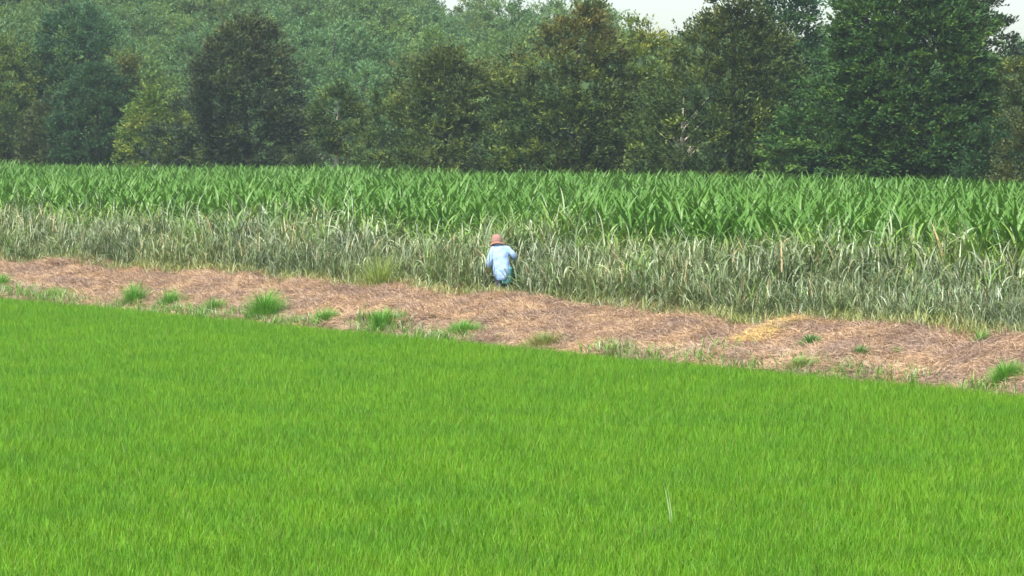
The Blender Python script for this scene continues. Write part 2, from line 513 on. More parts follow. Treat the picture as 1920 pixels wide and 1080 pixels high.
CREEP = [nmesh('weed_sample', *tall_clump(0.04, 0.14, 9, lin(116, 154, 70) * rng.uniform(0.8, 1.15), spread=0.17, leaves=5, lw=(0.008, 0.015), ll=(0.12, 0.28)), M_TUFT) for _ in range(6)]
vv = np.arange(-118, 4, 0.07); vv = vv + rng.uniform(-0.1, 0.1, vv.size)
uu = 40.4 + np.abs(rng.normal(0, 0.3, vv.size))
P = uu[:, None] * N + vv[:, None] * E
keep = in_view(P[:, 0], P[:, 1], 4) & (rng.random(vv.size) < np.clip(np.clip((-50 - vv) / 25, 0, 0.3) + 0.3 + 0.6 * bump_noise(vv * 0.9, vv * 0.2 + 3), 0.08, 0.95))
P = P[keep]; n = len(P)
rot = np.zeros((n, 3)); rot[:, 2] = rng.uniform(0, 6.28, n)
scatter('weeds', CREEP, np.concatenate([P, bank_z(P[:, 0], P[:, 1])[:, None]], 1), rot, rng.uniform(0.6, 1.6, (n, 1)) * np.ones((1, 3)),
        label='thin green weeds straggling along the foot of the bank beside the rice')
FRINGE = [nmesh('fringe_sample', *tall_clump(0.08, 0.3, 8, lin(136, 146, 84) * rng.uniform(0.8, 1.1), spread=0.18, leaves=4, lw=(0.01, 0.02), ll=(0.2, 0.42)), M_TALL) for _ in range(6)]
vv = np.arange(-122, 6, 0.13); vv = vv + rng.uniform(-0.1, 0.1, vv.size)
uu = rng.normal(45.5, 0.2, vv.size) - shift_u(vv) + 0.22 * bump_noise(vv * 0.8, vv * 0.3)
P = uu[:, None] * N + vv[:, None] * E
keep = in_view(P[:, 0], P[:, 1], 4)
P = P[keep]
P = np.concatenate([P, np.array([[PX + dx, PY - dy] for dx, dy in ((-.42, .45), (-.25, .55), (-.1, .5), (.08, .6), (.0, .75), (-.3, .75), (-.18, .42), (.16, .42), (.0, .38))])])
n = len(P)
rot = np.zeros((n, 3)); rot[:, 2] = rng.uniform(0, 6.28, n)
scatter('weeds', FRINGE, np.concatenate([P, bank_z(P[:, 0], P[:, 1])[:, None]], 1), rot, rng.uniform(0.7, 1.2, (n, 1)) * np.ones((1, 3)),
        label='short yellow-green weeds at the foot of the tall grass')

# ------------------------------------------------------------------ maize
MAIZE_PROF = ([0, 0.12, 0.4, 0.7, 1], [0.55, 0.85, 1, 0.72, 0.05])


def maize_leaf(t0, t1, L, W, g):
    V, Fc, per = ribbons(np.zeros((1, 3)), 0.0, t0, t1, L, W, 6, MAIZE_PROF, fold=0.16, twist=rng.uniform(-0.25, 0.25), power=1.3, cols=3)
    C = np.tile(g, (per, 1))
    C[1::3] = g * 1.5 + 0.02
    return V, Fc, C


MG = np.array([0.056, 0.134, 0.015])
LEAVES = []
for k in range(7):      # spreading leaves
    LEAVES.append(maize_leaf(rng.uniform(0.35, 0.7), rng.uniform(1.5, 2.6), rng.uniform(0.95, 1.25), rng.uniform(0.08, 0.11), MG * rng.uniform(0.7, 1.35)))
UPPER = []
for k in range(5):      # young upright leaves of the whorl
    UPPER.append(maize_leaf(rng.uniform(0.12, 0.45), rng.uniform(0.9, 2.1), rng.uniform(0.8, 1.15), rng.uniform(0.075, 0.1), MG * rng.uniform(0.95, 1.4)))
LEAF_ME = [nmesh('leaf', *l, M_MAIZE) for l in LEAVES]
UPPER_ME = [nmesh('leaf', *l, M_MAIZE) for l in UPPER]
YELLOW_ME = [nmesh('leaf', V, Fc, C * 0 + lin(150, 150, 70) * rng.uniform(0.7, 1.1), M_MAIZE) for V, Fc, C in LEAVES[:3]]
V, Fc = tube([(0, 0, -0.05), (0, 0, 0.7), (0.01, 0, 1.3), (0.0, 0.01, 1.85)], [0.016, 0.014, 0.011, 0.006], 6)
STALK = (V, Fc, np.tile(MG * 1.3, (len(V), 1)))
STALK_ME = nmesh('stalk', *STALK, M_MAIZE)


def maize_layout(zmin=0.3):
    """(leaf set, index, height, heading, size) for every leaf of one plant"""
    out = []
    a0 = rng.uniform(0, 6.28)
    nodes = np.arange(zmin, 1.62, 0.155)
    for i, z in enumerate(nodes):
        az = a0 + math.pi * i + rng.normal(0, 0.35)
        f = z / 1.6
        out.append(('low', rng.integers(0, len(LEAVES)), z, az, np.interp(f, [0, 0.5, 1], [0.75, 1.0, 0.9]) * rng.uniform(0.88, 1.1)))
    for i in range(4):
        out.append(('up', rng.integers(0, len(UPPER)), 1.62 + 0.06 * i, a0 + math.pi * i + rng.normal(0, 0.6), rng.uniform(0.75, 1.0)))
    return out


def place(part, z, az, s):
    V, Fc, C = part
    c, sn = math.cos(az), math.sin(az)
    Rm = np.array([[c, -sn, 0], [sn, c, 0], [0, 0, 1]])
    return V @ Rm.T * s + np.array([0, 0, z]), Fc, C


MAIZE = []
for k in range(9):
    parts = [STALK]
    for kind, idx, z, az, s in maize_layout(0.55):
        parts.append(place((LEAVES if kind == 'low' else UPPER)[idx], z, az, s))
    MAIZE.append(nmesh('maize_sample', *merge(parts), M_MAIZE))

rows = np.arange(49.3, 94.6, 0.88)
singles, mass = [], []
for ri, u in enumerate(rows):
    v = np.arange(-215, 10, 0.25)
    v = v + rng.uniform(-0.06, 0.06, v.size)
    uj = u + rng.normal(0, 0.05, v.size)
    P = uj[:, None] * N + v[:, None] * E
    P = P[in_view(P[:, 0], P[:, 1], 5) & (rng.random(len(P)) > 0.03)]
    for x, y in P:
        if ri == 0 and in_view(x, y, 0.3):
            singles.append((x, y))
        else:
            mass.append((x, y, ri))
print('front maize', len(singles), 'mass', len(mass))
if len(singles) < 300:
    second = sorted([m for m in mass if m[2] == 1 and in_view(m[0], m[1], 0.2)], key=lambda m: m[1])[:300 - len(singles)]
    ss = set(second)
    mass = [m for m in mass if m not in ss]
    singles += [(m[0], m[1]) for m in second]
P = np.array([(m[0], m[1], 0.6) for m in mass]); n = len(P)
rot = np.stack([rng.normal(0, 0.04, n), rng.normal(0, 0.04, n), rng.uniform(0, 6.28, n)], -1)
hv = (1.0 + 0.07 * bump_noise(P[:, 0] * 0.35, P[:, 1] * 0.35)) * rng.uniform(0.82, 1.1, n)
scatter('maize_crop', MAIZE, P, rot, hv[:, None] * np.ones((1, 3)), label='green maize filling the field behind the front rows')
for x, y in singles[:300]:
    t = obj('maize_plant', None, loc=(x, y, float(max(bank_z(x, y), 0.6)) if x * N[0] + y * N[1] < 50 else 0.6), rot=(random.gauss(0, 0.04), random.gauss(0, 0.04), 0),
            scale=random.uniform(0.9, 1.08),
            label='green maize plant with long arching leaves at the front edge of the crop', category='maize plant',
            group='maize plants along the front edge of the crop')
    obj('stalk', STALK_ME, t)
    for kind, idx, z, az, s in maize_layout(0.62):
        me = (LEAF_ME if kind == 'low' else UPPER_ME)[idx]
        if kind == 'low' and z < 1.0 and random.random() < 0.4:
            me = random.choice(YELLOW_ME)
        obj('leaf', me, t, loc=(0, 0, z), rot=(0, 0, az), scale=s)


# ------------------------------------------------------------------ trees
def prof_dome(t): return np.sqrt(np.clip(1 - (t * 1.0) ** 2.2, 0, 1)) * np.interp(t, [0, 0.15, 1], [0.85, 1, 1])
def prof_cone(t): return np.interp(t, [0, 0.12, 0.3, 0.55, 0.78, 0.92, 1.0], [0.9, 1.0, 1.0, 0.82, 0.55, 0.3, 0.1])
def prof_oval(t): return np.interp(t, [0, 0.15, 0.4, 0.7, 0.9, 1.0], [0.6, 0.9, 1.0, 0.8, 0.48, 0.1])
def prof_column(t): return np.interp(t, [0, 0.2, 0.6, 0.9, 1.0], [0.5, 0.8, 1.0, 0.6, 0.15])


def crown_geo(r, H, z0, prof, clumps, twigs, per, leaf, pal, top_pal=None, up=0.35, flat=0.5, lump=0.22, twig=(0.5, 0.95), spread=0.48, sprig=0.32, wide=0.55, front=True):
    g = rng
    ph = g.uniform(0, 6.28, 10); fa = g.integers(1, 5, 10); fz = g.uniform(1, 9, 10)
    nz = lambda a, t: sum(np.sin(fa[i] * a + fz[i] * t + ph[i]) for i in range(10)) / 3.2
    t = g.uniform(0, 1, clumps * 5)
    t = t[g.uniform(0, 1, t.size) < prof(t) * 0.85 + 0.15][:clumps]
    k = len(t)
    a = np.where(g.random(k) < 0.82, -np.pi / 2 + np.clip(g.normal(0, 1.05, k), -2.3, 2.3), g.uniform(0, 2 * np.pi, k)) if front else g.uniform(0, 2 * np.pi, k)
    fr = np.where(g.random(k) < 0.74, g.uniform(0.78, 1.03, k), g.uniform(0.3, 0.8, k))
    rr = r * prof(t) * (1 + lump * nz(a, t)) * fr
    c = np.stack([rr * np.cos(a), rr * np.sin(a), z0 + t * (H - z0) * (1 + 0.04 * nz(a + 2, t))], -1)
    o = np.stack([np.cos(a), np.sin(a), up + 0.9 * t], -1); o /= np.linalg.norm(o, axis=1, keepdims=True)
    size = g.uniform(0.7, 1.25, k)
    # twigs
    c2 = np.repeat(c, twigs, 0); o2 = np.repeat(o, twigs, 0); s2 = np.repeat(size, twigs)
    d = o2 + g.normal(0, spread, o2.shape) * np.array([1, 1, flat]); d /= np.linalg.norm(d, axis=1, keepdims=True)
    st = c2 + g.normal(0, 0.22, c2.shape) * s2[:, None] * np.array([1, 1, flat])
    ln = g.uniform(*twig, len(d)) * s2
    # leaves along the twigs
    m = len(d) * per
    f = np.tile((np.arange(per) + 0.5) / per, len(d)) + g.normal(0, 0.05, m)
    d3 = np.repeat(d, per, 0); st3 = np.repeat(st, per, 0); l3 = np.repeat(ln, per)
    p = st3 + d3 * (f * l3)[:, None]; p[:, 2] -= 0.22 * f ** 2 * l3
    p += g.normal(0, 0.05, p.shape)
    ax = d3 + g.normal(0, sprig, d3.shape); ax[:, 2] -= 0.15
    ax /= np.linalg.norm(ax, axis=1, keepdims=True)
    nr = np.repeat(np.repeat(o, twigs, 0), per, 0) * 0.6 + np.array([0, 0, 0.9]) + g.normal(0, 0.45, ax.shape)
    b = np.cross(nr, ax); b /= np.linalg.norm(b, axis=1, keepdims=True) + 1e-6
    L = leaf * g.uniform(0.7, 1.35, m)
    W = L * wide
    V = np.stack([p, p + ax * (0.45 * L)[:, None] + b * (W / 2)[:, None], p + ax * L[:, None], p + ax * (0.45 * L)[:, None] - b * (W / 2)[:, None]], 1)
    Fc = np.arange(m * 4).reshape(m, 4)
    pal = np.asarray(pal)
    wgt = g.random((k, 1))
    base = pal[0] * (1 - wgt) + pal[1] * wgt
    if len(pal) > 2:
        alt = g.random(k) < 0.16
        base[alt] = pal[2]
    if top_pal is not None:
        kk = np.clip((t - 0.55) / 0.4, 0, 1)[:, None] * g.uniform(0.0, 0.6, (k, 1))
        base = base * (1 - kk) + np.asarray(top_pal) * kk
    col = np.repeat(base, twigs * per, 0) * g.uniform(0.82, 1.22, (m, 1))
    return V.reshape(-1, 3), Fc, np.repeat(col, 4, 0), c


def trunk_geo(H, rad, centres, limbs=14, lean=0.0, z0=0.4):
    zs = np.linspace(-0.3, H * 0.93, 9)
    wob = np.cumsum(rng.normal(0, 0.06, (9, 2)), 0) * (H / 10)
    wob[:2] = 0
    path = np.concatenate([wob, zs[:, None]], 1)
    V, Fc = tube(path, rad * np.interp(zs / H, [-0.1, 0.03, 0.1, 0.5, 0.95], [1.35, 1.1, 1, 0.55, 0.08]), 8)
    parts = [(V, Fc, V * 0)]
    for k in rng.permutation(len(centres))[:limbs]:
        e = centres[k]
        zb = max(z0, e[2] - np.hypot(e[0], e[1]) * rng.uniform(0.35, 0.8))
        zb = min(zb, H * 0.85)
        s = np.array([np.interp(zb, zs, path[:, 0]), np.interp(zb, zs, path[:, 1]), zb])
        mid = (s + e) / 2 + np.array([0, 0, -0.08 * np.linalg.norm(e - s)]) + rng.normal(0, 0.1, 3)
        r0 = rad * np.interp(zb / H, [0, 1], [0.42, 0.12])
        V, Fc = tube([s, (s + mid) / 2, mid, e], [r0, r0 * 0.75, r0 * 0.5, r0 * 0.15], 5)
        parts.append((V, Fc, V * 0))
    V, Fc, C = merge(parts)
    return V, Fc


def tree(name, label, cat, px, u, top, hw, prof, pal, group=None, z0=0.25, dens=1.0, leaf=0.19, bark=M_BARK, trad=None, depth=0.85, zbase=0.6, **kw):
    x, y = along(px, u)
    s = F / y
    H = (YH - top) / s + CAM_Z - zbase
    r = hw / s
    area = r * H
    clumps = int(np.clip(area * 11 * dens, 20, 1500))
    V, Fc, C, cen = crown_geo(r, H - 0.35, z0, prof, clumps, kw.pop('twigs', 11), kw.pop('per', 10), leaf, pal, **kw)
    V[:, 1] *= depth
    t = obj(name, None, loc=(x, y, zbase), label=label, category=cat)
    if group: t['group'] = group
    tv, tf = trunk_geo(H, trad or (0.05 + 0.016 * H), cen * np.array([1, depth, 1]))
    obj('trunk', nmesh('trunk', tv, tf, None, bark), t)
    obj('crown', nmesh('crown', V, Fc, C, M_CROWN, False), t)
    return t


OLIVE = [lin(52, 72, 42), lin(76, 96, 50), lin(108, 124, 58)]
DARK = [lin(42, 58, 44), lin(64, 80, 54), lin(90, 106, 58)]
BLUEG = [lin(48, 82, 58), lin(66, 100, 66), lin(84, 116, 66)]
YELG = [lin(88, 114, 54), lin(112, 134, 60), lin(140, 150, 70)]
RUST = lin(108, 108, 56)
# back row first: those that stand behind their neighbours
tree('broadleaf_tree', 'sparse dark branchy tree rising against the sky at the right corner', 'tree', 1772, 110, -110, 92, prof_oval, DARK, z0=3, dens=0.75, up=0.6, lump=0.35)
tree('broadleaf_tree', 'blue-green tree behind, between the tall olive tree and the big dark green tree', 'tree', 1470, 106, -80, 75, prof_oval, BLUEG, z0=2)
tree('broadleaf_tree', 'yellowish green tree in the dip between the two tall olive trees', 'tree', 1205, 108, 30, 70, prof_oval, YELG, z0=1, top_pal=lin(150, 150, 80))
tree('broadleaf_tree', 'hazy blue-green leafy tree near the left edge, taller than the yellow bushes around it', 'tree', 148, 104, 8, 120, prof_oval, [lin(54, 86, 60), lin(70, 104, 68), lin(88, 118, 66)], leaf=0.2)
tree('broadleaf_tree', 'olive tree with yellowish leaf tips at the far right edge', 'tree', 1925, 101, 100, 70, prof_dome, OLIVE, top_pal=RUST)
tree('broadleaf_tree', 'big dark green round-crowned tree right of centre, the broadest in the line', 'tree', 1690, 99, -95, 195, prof_dome, [lin(50, 80, 44), lin(68, 100, 50), lin(86, 116, 52)], dens=2.0, leaf=0.19, flat=0.3, up=0.15, spread=0.5)
tree('broadleaf_tree', 'tallest olive tree right of the middle with ragged yellow-brown top', 'tree', 1368, 99, -12, 178, prof_cone, OLIVE, top_pal=RUST, up=0.5, lump=0.3)
tree('broadleaf_tree', 'tall pointed olive tree directly behind the person', 'tree', 1085, 98, 8, 158, prof_cone, OLIVE, top_pal=lin(140, 124, 66), up=0.5, lump=0.26)
tree('broadleaf_tree', 'broad rounded olive tree left of the tall pointed one, with orange tinted top', 'tree', 834, 98, 88, 144, prof_dome, [lin(58, 78, 44), lin(80, 100, 50), lin(108, 122, 58)], top_pal=RUST, up=0.5, lump=0.24)
tree('slender_tree', 'slender thin-leaved tree with two pale bare trunks beside the broad olive tree', 'tree', 636, 97, 160, 44, prof_column, OLIVE, z0=3.2, dens=0.6, bark=M_PALEBARK, trad=0.2)
tree('broadleaf_tree', 'dark grey-green pyramid-shaped tree standing alone left of the middle', 'tree', 462, 98, 26, 142, prof_cone, DARK, top_pal=lin(104, 104, 62), leaf=0.2, dens=1.1)
tree('broadleaf_tree', 'small yellow-green tree tucked against the dark pyramid-shaped tree', 'tree', 292, 99, 165, 62, prof_oval, YELG)
tree('broadleaf_tree', 'olive tree with brownish leaves rising between the blue-green tree and the small yellow-green tree', 'tree', 236, 101, 96, 38, prof_oval, [lin(70, 88, 48), lin(98, 108, 56)], top_pal=RUST)
tree('broadleaf_tree', 'dark green tree on the left, beside the small yellow-green tree', 'tree', 185, 98, 118, 92, prof_oval, [lin(46, 76, 50), lin(62, 92, 58)])
tree('broadleaf_tree', 'yellow-olive tree cut by the left edge of the view', 'tree', 12, 98, 70, 95, prof_oval, [lin(64, 90, 46), lin(92, 114, 52), lin(124, 136, 62)], top_pal=lin(112, 128, 62))
tree('broadleaf_tree', 'brownish olive bushy tree low beside the left edge', 'tree', 95, 97, 185, 62, prof_dome, [lin(60, 76, 46), lin(84, 94, 52)])
# second pale stem of the slender tree
st_ = [o for o in bpy.data.objects if o.name.startswith('slender_tree')][0]
V, Fc = tube([(0.42, -0.1, -0.3), (0.45, -0.1, 1.6), (0.6, -0.1, 3.6)], [0.13, 0.1, 0.05], 8)
obj('trunk', nmesh('trunk', V, Fc, None, M_PALEBARK), st_)


def bush(label, px, u, top, hw, pal, **kw):
    return tree('bush', label, 'bush', px, u, top, hw, prof_dome, pal, z0=0.15, leaf=0.15, trad=0.05, dens=1.4, lump=0.3, **kw)


bush('pale olive bush at the foot of the tall pointed olive tree', 1066, 96.2, 286, 46, [lin(104, 112, 72), lin(122, 128, 80)])
bush('grey-green twiggy bush at the foot of the bare dead tree', 1258, 96.0, 292, 50, [lin(94, 100, 74), lin(112, 118, 84)])
bush('dark olive bush between the tallest olive tree and the big dark green tree', 1520, 96.4, 232, 44, DARK)
bush('dark low bush at the right foot of the broad rounded olive tree', 930, 96.3, 262, 52, DARK)
bush('low green bush at the foot of the small yellow-green tree', 330, 96.4, 272, 48, [lin(70, 88, 52), lin(92, 108, 58)])
bush('low dark bush between the slender pale-trunked tree and the pyramid-shaped tree', 572, 97, 274, 34, DARK)
bush('low olive bush right of the slender pale-trunked tree', 702, 96.4, 280, 30, OLIVE)
bush('dark green bush at the right foot of the big dark green tree', 1850, 96.3, 235, 60, [lin(44, 72, 48), lin(58, 86, 52)])
bush('dark bush under the left side of the big dark green tree', 1600, 96.5, 262, 60, [lin(42, 62, 46), lin(56, 76, 50)])
bush('dull olive bush in the bottom right corner of the tree line', 1915, 96.0, 215, 40, [lin(72, 84, 52), lin(94, 100, 58)])

# dead bare tree
x, y = along(1278, 95.4)
dt = obj('dead_tree', None, loc=(x, y, 0.6), label='bare dead tree with thin pale branches in front of the tallest olive tree', category='tree')
Hd = (YH - 165) / (F / y) + CAM_Z - 0.6
V, Fc = tube([(0, 0, -0.3), (0.08, 0, Hd * 0.35), (0.0, 0, Hd * 0.65), (0.12, 0, Hd)], [0.16, 0.13, 0.09, 0.02], 7)
obj('trunk', nmesh('trunk', V, Fc, None, M_PALEBARK), dt)
for k in range(11):
    zb = Hd * rng.uniform(0.35, 0.85); a = rng.uniform(0, 6.28); ln = rng.uniform(0.9, 2.0)
    s = np.array([0.05, 0, zb]); e = s + np.array([math.cos(a) * ln * 0.8, math.sin(a) * ln * 0.5, ln * 0.8])
    V, Fc = tube([s, (s + e) / 2 + rng.normal(0, 0.06, 3), e], [0.055, 0.038, 0.012], 5)
    obj('branch', nmesh('branch', V, Fc, None, M_PALEBARK), dt)

# wooded hillside
HP = [[lin(92, 120, 76), lin(108, 136, 82), lin(122, 146, 84)],
      [lin(84, 114, 76), lin(100, 130, 86)],
      [lin(100, 126, 76), lin(116, 142, 84)],
      [lin(82, 112, 76), lin(98, 126, 84)]]
HILL = []
for k in range(6):
    Hh = rng.uniform(8, 10); rr = rng.uniform(3.4, 4.4)
    V, Fc, C, cen = crown_geo(rr, Hh, 1.8, prof_dome if k % 2 else prof_oval, 170, 10, 12, 0.20, HP[k % 4], up=0.4, lump=0.34, twig=(0.6, 1.2), front=False)
    tv, tf = trunk_geo(Hh, 0.2, cen, 8)
    HILL.append((nmesh('trunk', tv, tf, None, M_BARK), nmesh('crown', V, Fc, C, M_HILLCROWN, False)))
cand = []
yy = 212.0
while yy < 362:
    xx = -0.1763 * yy - 10 + rng.uniform(0, 6)
    while xx < 0.1763 * yy + 10:
        cand.append((xx + rng.uniform(-1.6, 1.6), yy + rng.uniform(-2.4, 2.4)))
        xx += 7.0
    yy += 8.0
print('hill trees', len(cand))
extra = []
cnt = 0
for x, y in cand:
    px = 960 + F * x / y
    if px > 1400 and y < 225 and px < 1750:
        continue                                              # wholly behind the big trees
    cnt += 1
    if cnt > 298:
        break
    tr, cr = HILL[rng.integers(0, 6)]
    far = y > 332
    s = rng.uniform(0.75, 0.98) if far else rng.uniform(0.82, 1.25)
    t = obj('hillside_tree', None, loc=(x, y, float(hill_h(np.array(x), np.array(y))) - 0.2), rot=(0, 0, rng.uniform(0, 6.28)), scale=(s, s, s * rng.uniform(0.85, 1.1)),
            category='tree',
            group='trees of the ridge' if far else 'trees of the wooded hillside',
            label='small hazy blue-green tree along the top of the wooded hill' if far else 'hazy leafy green tree in the dense wood on the hillside')
    obj('trunk', tr, t)
    obj('crown', cr, t)


# ------------------------------------------------------------------ tufts and dead weeds on the bank
def tuft(label, px, py, wpx, hpx, green=(88, 136, 54), n=170, name='grass_tuft', cat='grass tuft', dead=0.0):
    x, y = bank_hit(px, py)
    uu_, vv_ = max(x * N[0] + y * N[1], 40.5), x * E[0] + y * E[1]
    x, y = along(px, uu_)
    s = F / y
    n = int(n * 4)
    r, h = wpx / s / 2 * 1.3, hpx / s * 1.15
    a = rng.uniform(0, 6.28, n); q = np.minimum(np.abs(rng.normal(0, 0.42, n)), 1.15) * (1 + 0.25 * np.sin(3 * a + px))
    base = np.stack([q * np.cos(a) * r, q * np.sin(a) * r * 0.7, np.zeros(n)], -1)
    base[:, 2] = bank_z(base[:, 0] + x, base[:, 1] + y) - float(bank_z(np.array(x), np.array(y))) - 0.02
    L = h * rng.uniform(0.45, 1.35, n) * np.clip(1.1 - 0.62 * q, 0.25, 2)
    out = a + rng.normal(0, 0.6, n)
    t0 = q * 0.7 + rng.uniform(0, 0.25, n)
    V, Fc, per = ribbons(base, out, t0, t0 + rng.uniform(0.3, 1.3, n), L, rng.uniform(0.008, 0.016, n), 4, BLADE, twist=rng.uniform(-0.6, 0.6, n), power=1.4)
    c = lin(*green) * rng.uniform(0.7, 1.35, (n, 1)) * (1 + rng.normal(0, 0.06, (n, 3)))
    dd = rng.random(n) < dead
    c[dd] = lin(176, 158, 104)
    return obj(name, nmesh(name, V, Fc, np.repeat(c, per, 0), M_TUFT), loc=(x, y, float(bank_z(np.array(x), np.array(y)))), label=label, category=cat)


G1, G2, G3 = (108, 160, 66), (116, 156, 76), (128, 150, 88)
tuft('green grass tuft on the bank cut by the left edge of the view', 0, 540, 44, 24, G1)
tuft('low thin wide grass patch, second from the left along the rice edge', 100, 560, 110, 18, G2, 200, dead=0.2)
tuft('upright bright green tuft close left of a flatter tuft of the same size', 250, 570, 54, 34, G1)
tuft('rounded green tuft touching the upright tuft on its left', 317, 577, 66, 30, G1)
tuft('pale bluish green low tuft just left of the largest tuft', 400, 586, 62, 24, G2)
tuft('tiny low tuft joined to the left side of the largest tuft', 437, 591, 44, 14, G2, 90)
tuft('largest and tallest dome-shaped grass tuft on the bank', 495, 598, 78, 44, G1, 320)
tuft('small clipped tuft right of the largest tuft', 610, 606, 62, 24, G1)
tuft('bushy bright tuft on the rice edge left of the wide creeping patch', 715, 618, 84, 32, G1, 260)
tuft('wide low creeping green patch at the bank foot below the person', 862, 633, 110, 26, G1, 320)
tuft('long sparse grass patch half mixed with straw, right of the creeping patch', 1018, 650, 110, 24, G3, 240, dead=0.25)
tuft('thin grey-green weeds on the rice edge right of the long sparse patch', 1150, 664, 90, 16, G3, 150, dead=0.3)
tuft('faint sparse weeds trailing along the rice edge in the middle right', 1230, 672, 80, 12, G3, 110, dead=0.3)
tuft('small dark green tuft high on the bank below the yellow straw', 1522, 649, 46, 20, (86, 138, 70), 150)
tuft('small leaning dark tuft halfway down the right bank', 1616, 668, 38, 18, (88, 136, 70), 120)
tuft('tiny pale tuft beside the small leaning tuft', 1684, 665, 24, 14, G2, 60)
tuft('grassy patch at the rice edge under the two small dark tufts', 1500, 693, 90, 20, G2, 220, dead=0.2)
tuft('thin straw-mixed weeds on the rice edge in the lower right', 1590, 702, 100, 18, G3, 160, dead=0.35)
tuft('leafy green tuft at the right edge of the view', 1890, 720, 84, 36, G1, 320)
tuft('narrow upright pale green weed at the top of the right bank', 1840, 647, 22, 30, G2, 50)
tuft('faint little weed on the right bank under the tall grass', 1752, 676, 30, 10, G3, 40)
tuft('dull green weed left of the yellow straw patch', 1375, 614, 34, 18, G3, 70, dead=0.2)
tuft('yellow-green fountain of long grass left of the person in front of the tall grass', 712, 540, 84, 62, (134, 152, 76), 90)
tuft('pale yellow grass fan at the foot of the tall grass left of the yellow-green fountain', 655, 533, 50, 38, (150, 158, 94), 60)
tuft('orange-brown dried grass clump standing in the tall grass left of the person', 626, 480, 26, 40, (196, 150, 100), 60)


def dead_weed(label, px, py, h):
    x, y = bank_hit(px, py)
    parts = []
    V, Fc = tube([(0, 0, -0.05), (0.02, 0, h * 0.5), (0.0, 0.02, h)], [0.012, 0.009, 0.004], 5)
    parts.append((V, Fc, V * 0))
    for k in range(7):
        zb = h * rng.uniform(0.3, 0.95); a = rng.uniform(0, 6.28); ln = rng.uniform(0.1, 0.22)
        V, Fc = tube([(0.01, 0, zb), (math.cos(a) * ln * 0.5, math.sin(a) * ln * 0.5, zb + ln * 0.5), (math.cos(a) * ln, math.sin(a) * ln, zb + ln * 0.6)], [0.007, 0.005, 0.003], 4)
        parts.append((V, Fc, V * 0))
    V, Fc, C = merge(parts)
    obj('dead_weed', nmesh('dead_weed', V, Fc, None, M_DEAD), loc=(x, y, float(bank_z(np.array(x), np.array(y)))), label=label, category='dead weed')


M_DEAD = noise_mat('dead_stalk', lin(112, 84, 64), lin(146, 114, 88), scale=12, bump=0)
dead_weed('brown branching dead weed at the top of the bank left of the person', 860, 562, 0.36)
dead_weed('thin brown dead stalk halfway down the bank below the person', 896, 598, 0.42)
dead_weed('short brown dead stalk on the bank right below the person', 945, 602, 0.28)
dead_weed('dark dead stalk in the straw above the small clipped tuft', 792, 592, 0.26)

# yellow straw heap
x, y = bank_hit(1450, 625)
prt = []
for k in range(16):
    V, Fc, C = straw_tile(True, 150, 0.55)
    q = k / 15 - 0.5
    ox = q * 1.55 + rng.normal(0, 0.06); oy = q * 1.9 + rng.normal(0, 0.22)
    V = V + np.array([ox, oy, 0])
    V[:, 2] += bank_z(V[:, 0] + x, V[:, 1] + y) - float(bank_z(np.array(x), np.array(y))) + 0.085
    prt.append((V, Fc, C))
obj('straw_heap', nmesh('straw_heap', *merge(prt), M_STRAW), loc=(x, y, float(bank_z(np.array(x), np.array(y)))),
    label='yellow heap of dead straw lying slantwise on the right bank', category='straw heap')


def pale_blades(label, px, py, n, h):
    x, y = ground_hit(px, py, 0.1)
    base = np.stack([rng.normal(0, 0.02, n), rng.normal(0, 0.02, n), np.zeros(n)], -1)
    V, Fc, per = ribbons(base, np.full(n, math.pi) + rng.normal(0, 0.3, n), rng.uniform(0.05, 0.15, n), rng.uniform(0.15, 0.35, n), rng.uniform(0.8, 1.05, n) * h, 0.015, 4, BLADE, twist=rng.uniform(-0.5, 0.5, n) + 0.9)
    obj('pale_grass', nmesh('pale_grass', V, Fc, np.tile(lin(168, 192, 134), (len(V), 1)), M_TUFT), loc=(x, y, 0), label=label, category='grass stalk')


pale_blades('pair of pale tall grass blades standing out of the rice at the lower right', 1264, 985, 3, 0.64)
pale_blades('single pale grass blade standing out of the rice at the left', 236, 862, 2, 0.54)

# ------------------------------------------------------------------ the person
def skinned(verts, edges, root, sub=2):
    """(position, radius) joints grown into one smooth surface"""
    m = bpy.data.meshes.new('skin')
    m.from_pydata([v[0] for v in verts], edges, [])
    o = bpy.data.objects.new('skin', m); COL.objects.link(o)
    md = o.modifiers.new('s', 'SKIN'); md.use_smooth_shade = True
    lay = m.skin_vertices[0].data
    for i, v in enumerate(verts):
        rr = v[1]
        lay[i].radius = rr if hasattr(rr, '__len__') else (rr, rr)
        lay[i].use_root = (i == root)
    s = o.modifiers.new('u', 'SUBSURF'); s.levels = sub; s.render_levels = sub
    dg = bpy.context.evaluated_depsgraph_get()
    me = bpy.data.meshes.new_from_object(o.evaluated_get(dg))
    bpy.data.objects.remove(o)
    return me


def fused(meshes, voxel, name, mat, smooth_it=4):
    bm = bmesh.new()
    for me in meshes:
        bm.from_mesh(me)
    m = bpy.data.meshes.new(name); bm.to_mesh(m); bm.free()
    o = bpy.data.objects.new(name, m); COL.objects.link(o)
    r = o.modifiers.new('r', 'REMESH'); r.mode = 'VOXEL'; r.voxel_size = voxel; r.use_smooth_shade = True
    if smooth_it:
        s = o.modifiers.new('sm', 'SMOOTH'); s.iterations = smooth_it; s.factor = 0.5
    dg = bpy.context.evaluated_depsgraph_get()
    me = bpy.data.meshes.new_from_object(o.evaluated_get(dg)); me.name = name
    bpy.data.objects.remove(o)
    me.materials.clear(); me.materials.append(mat)
    return me


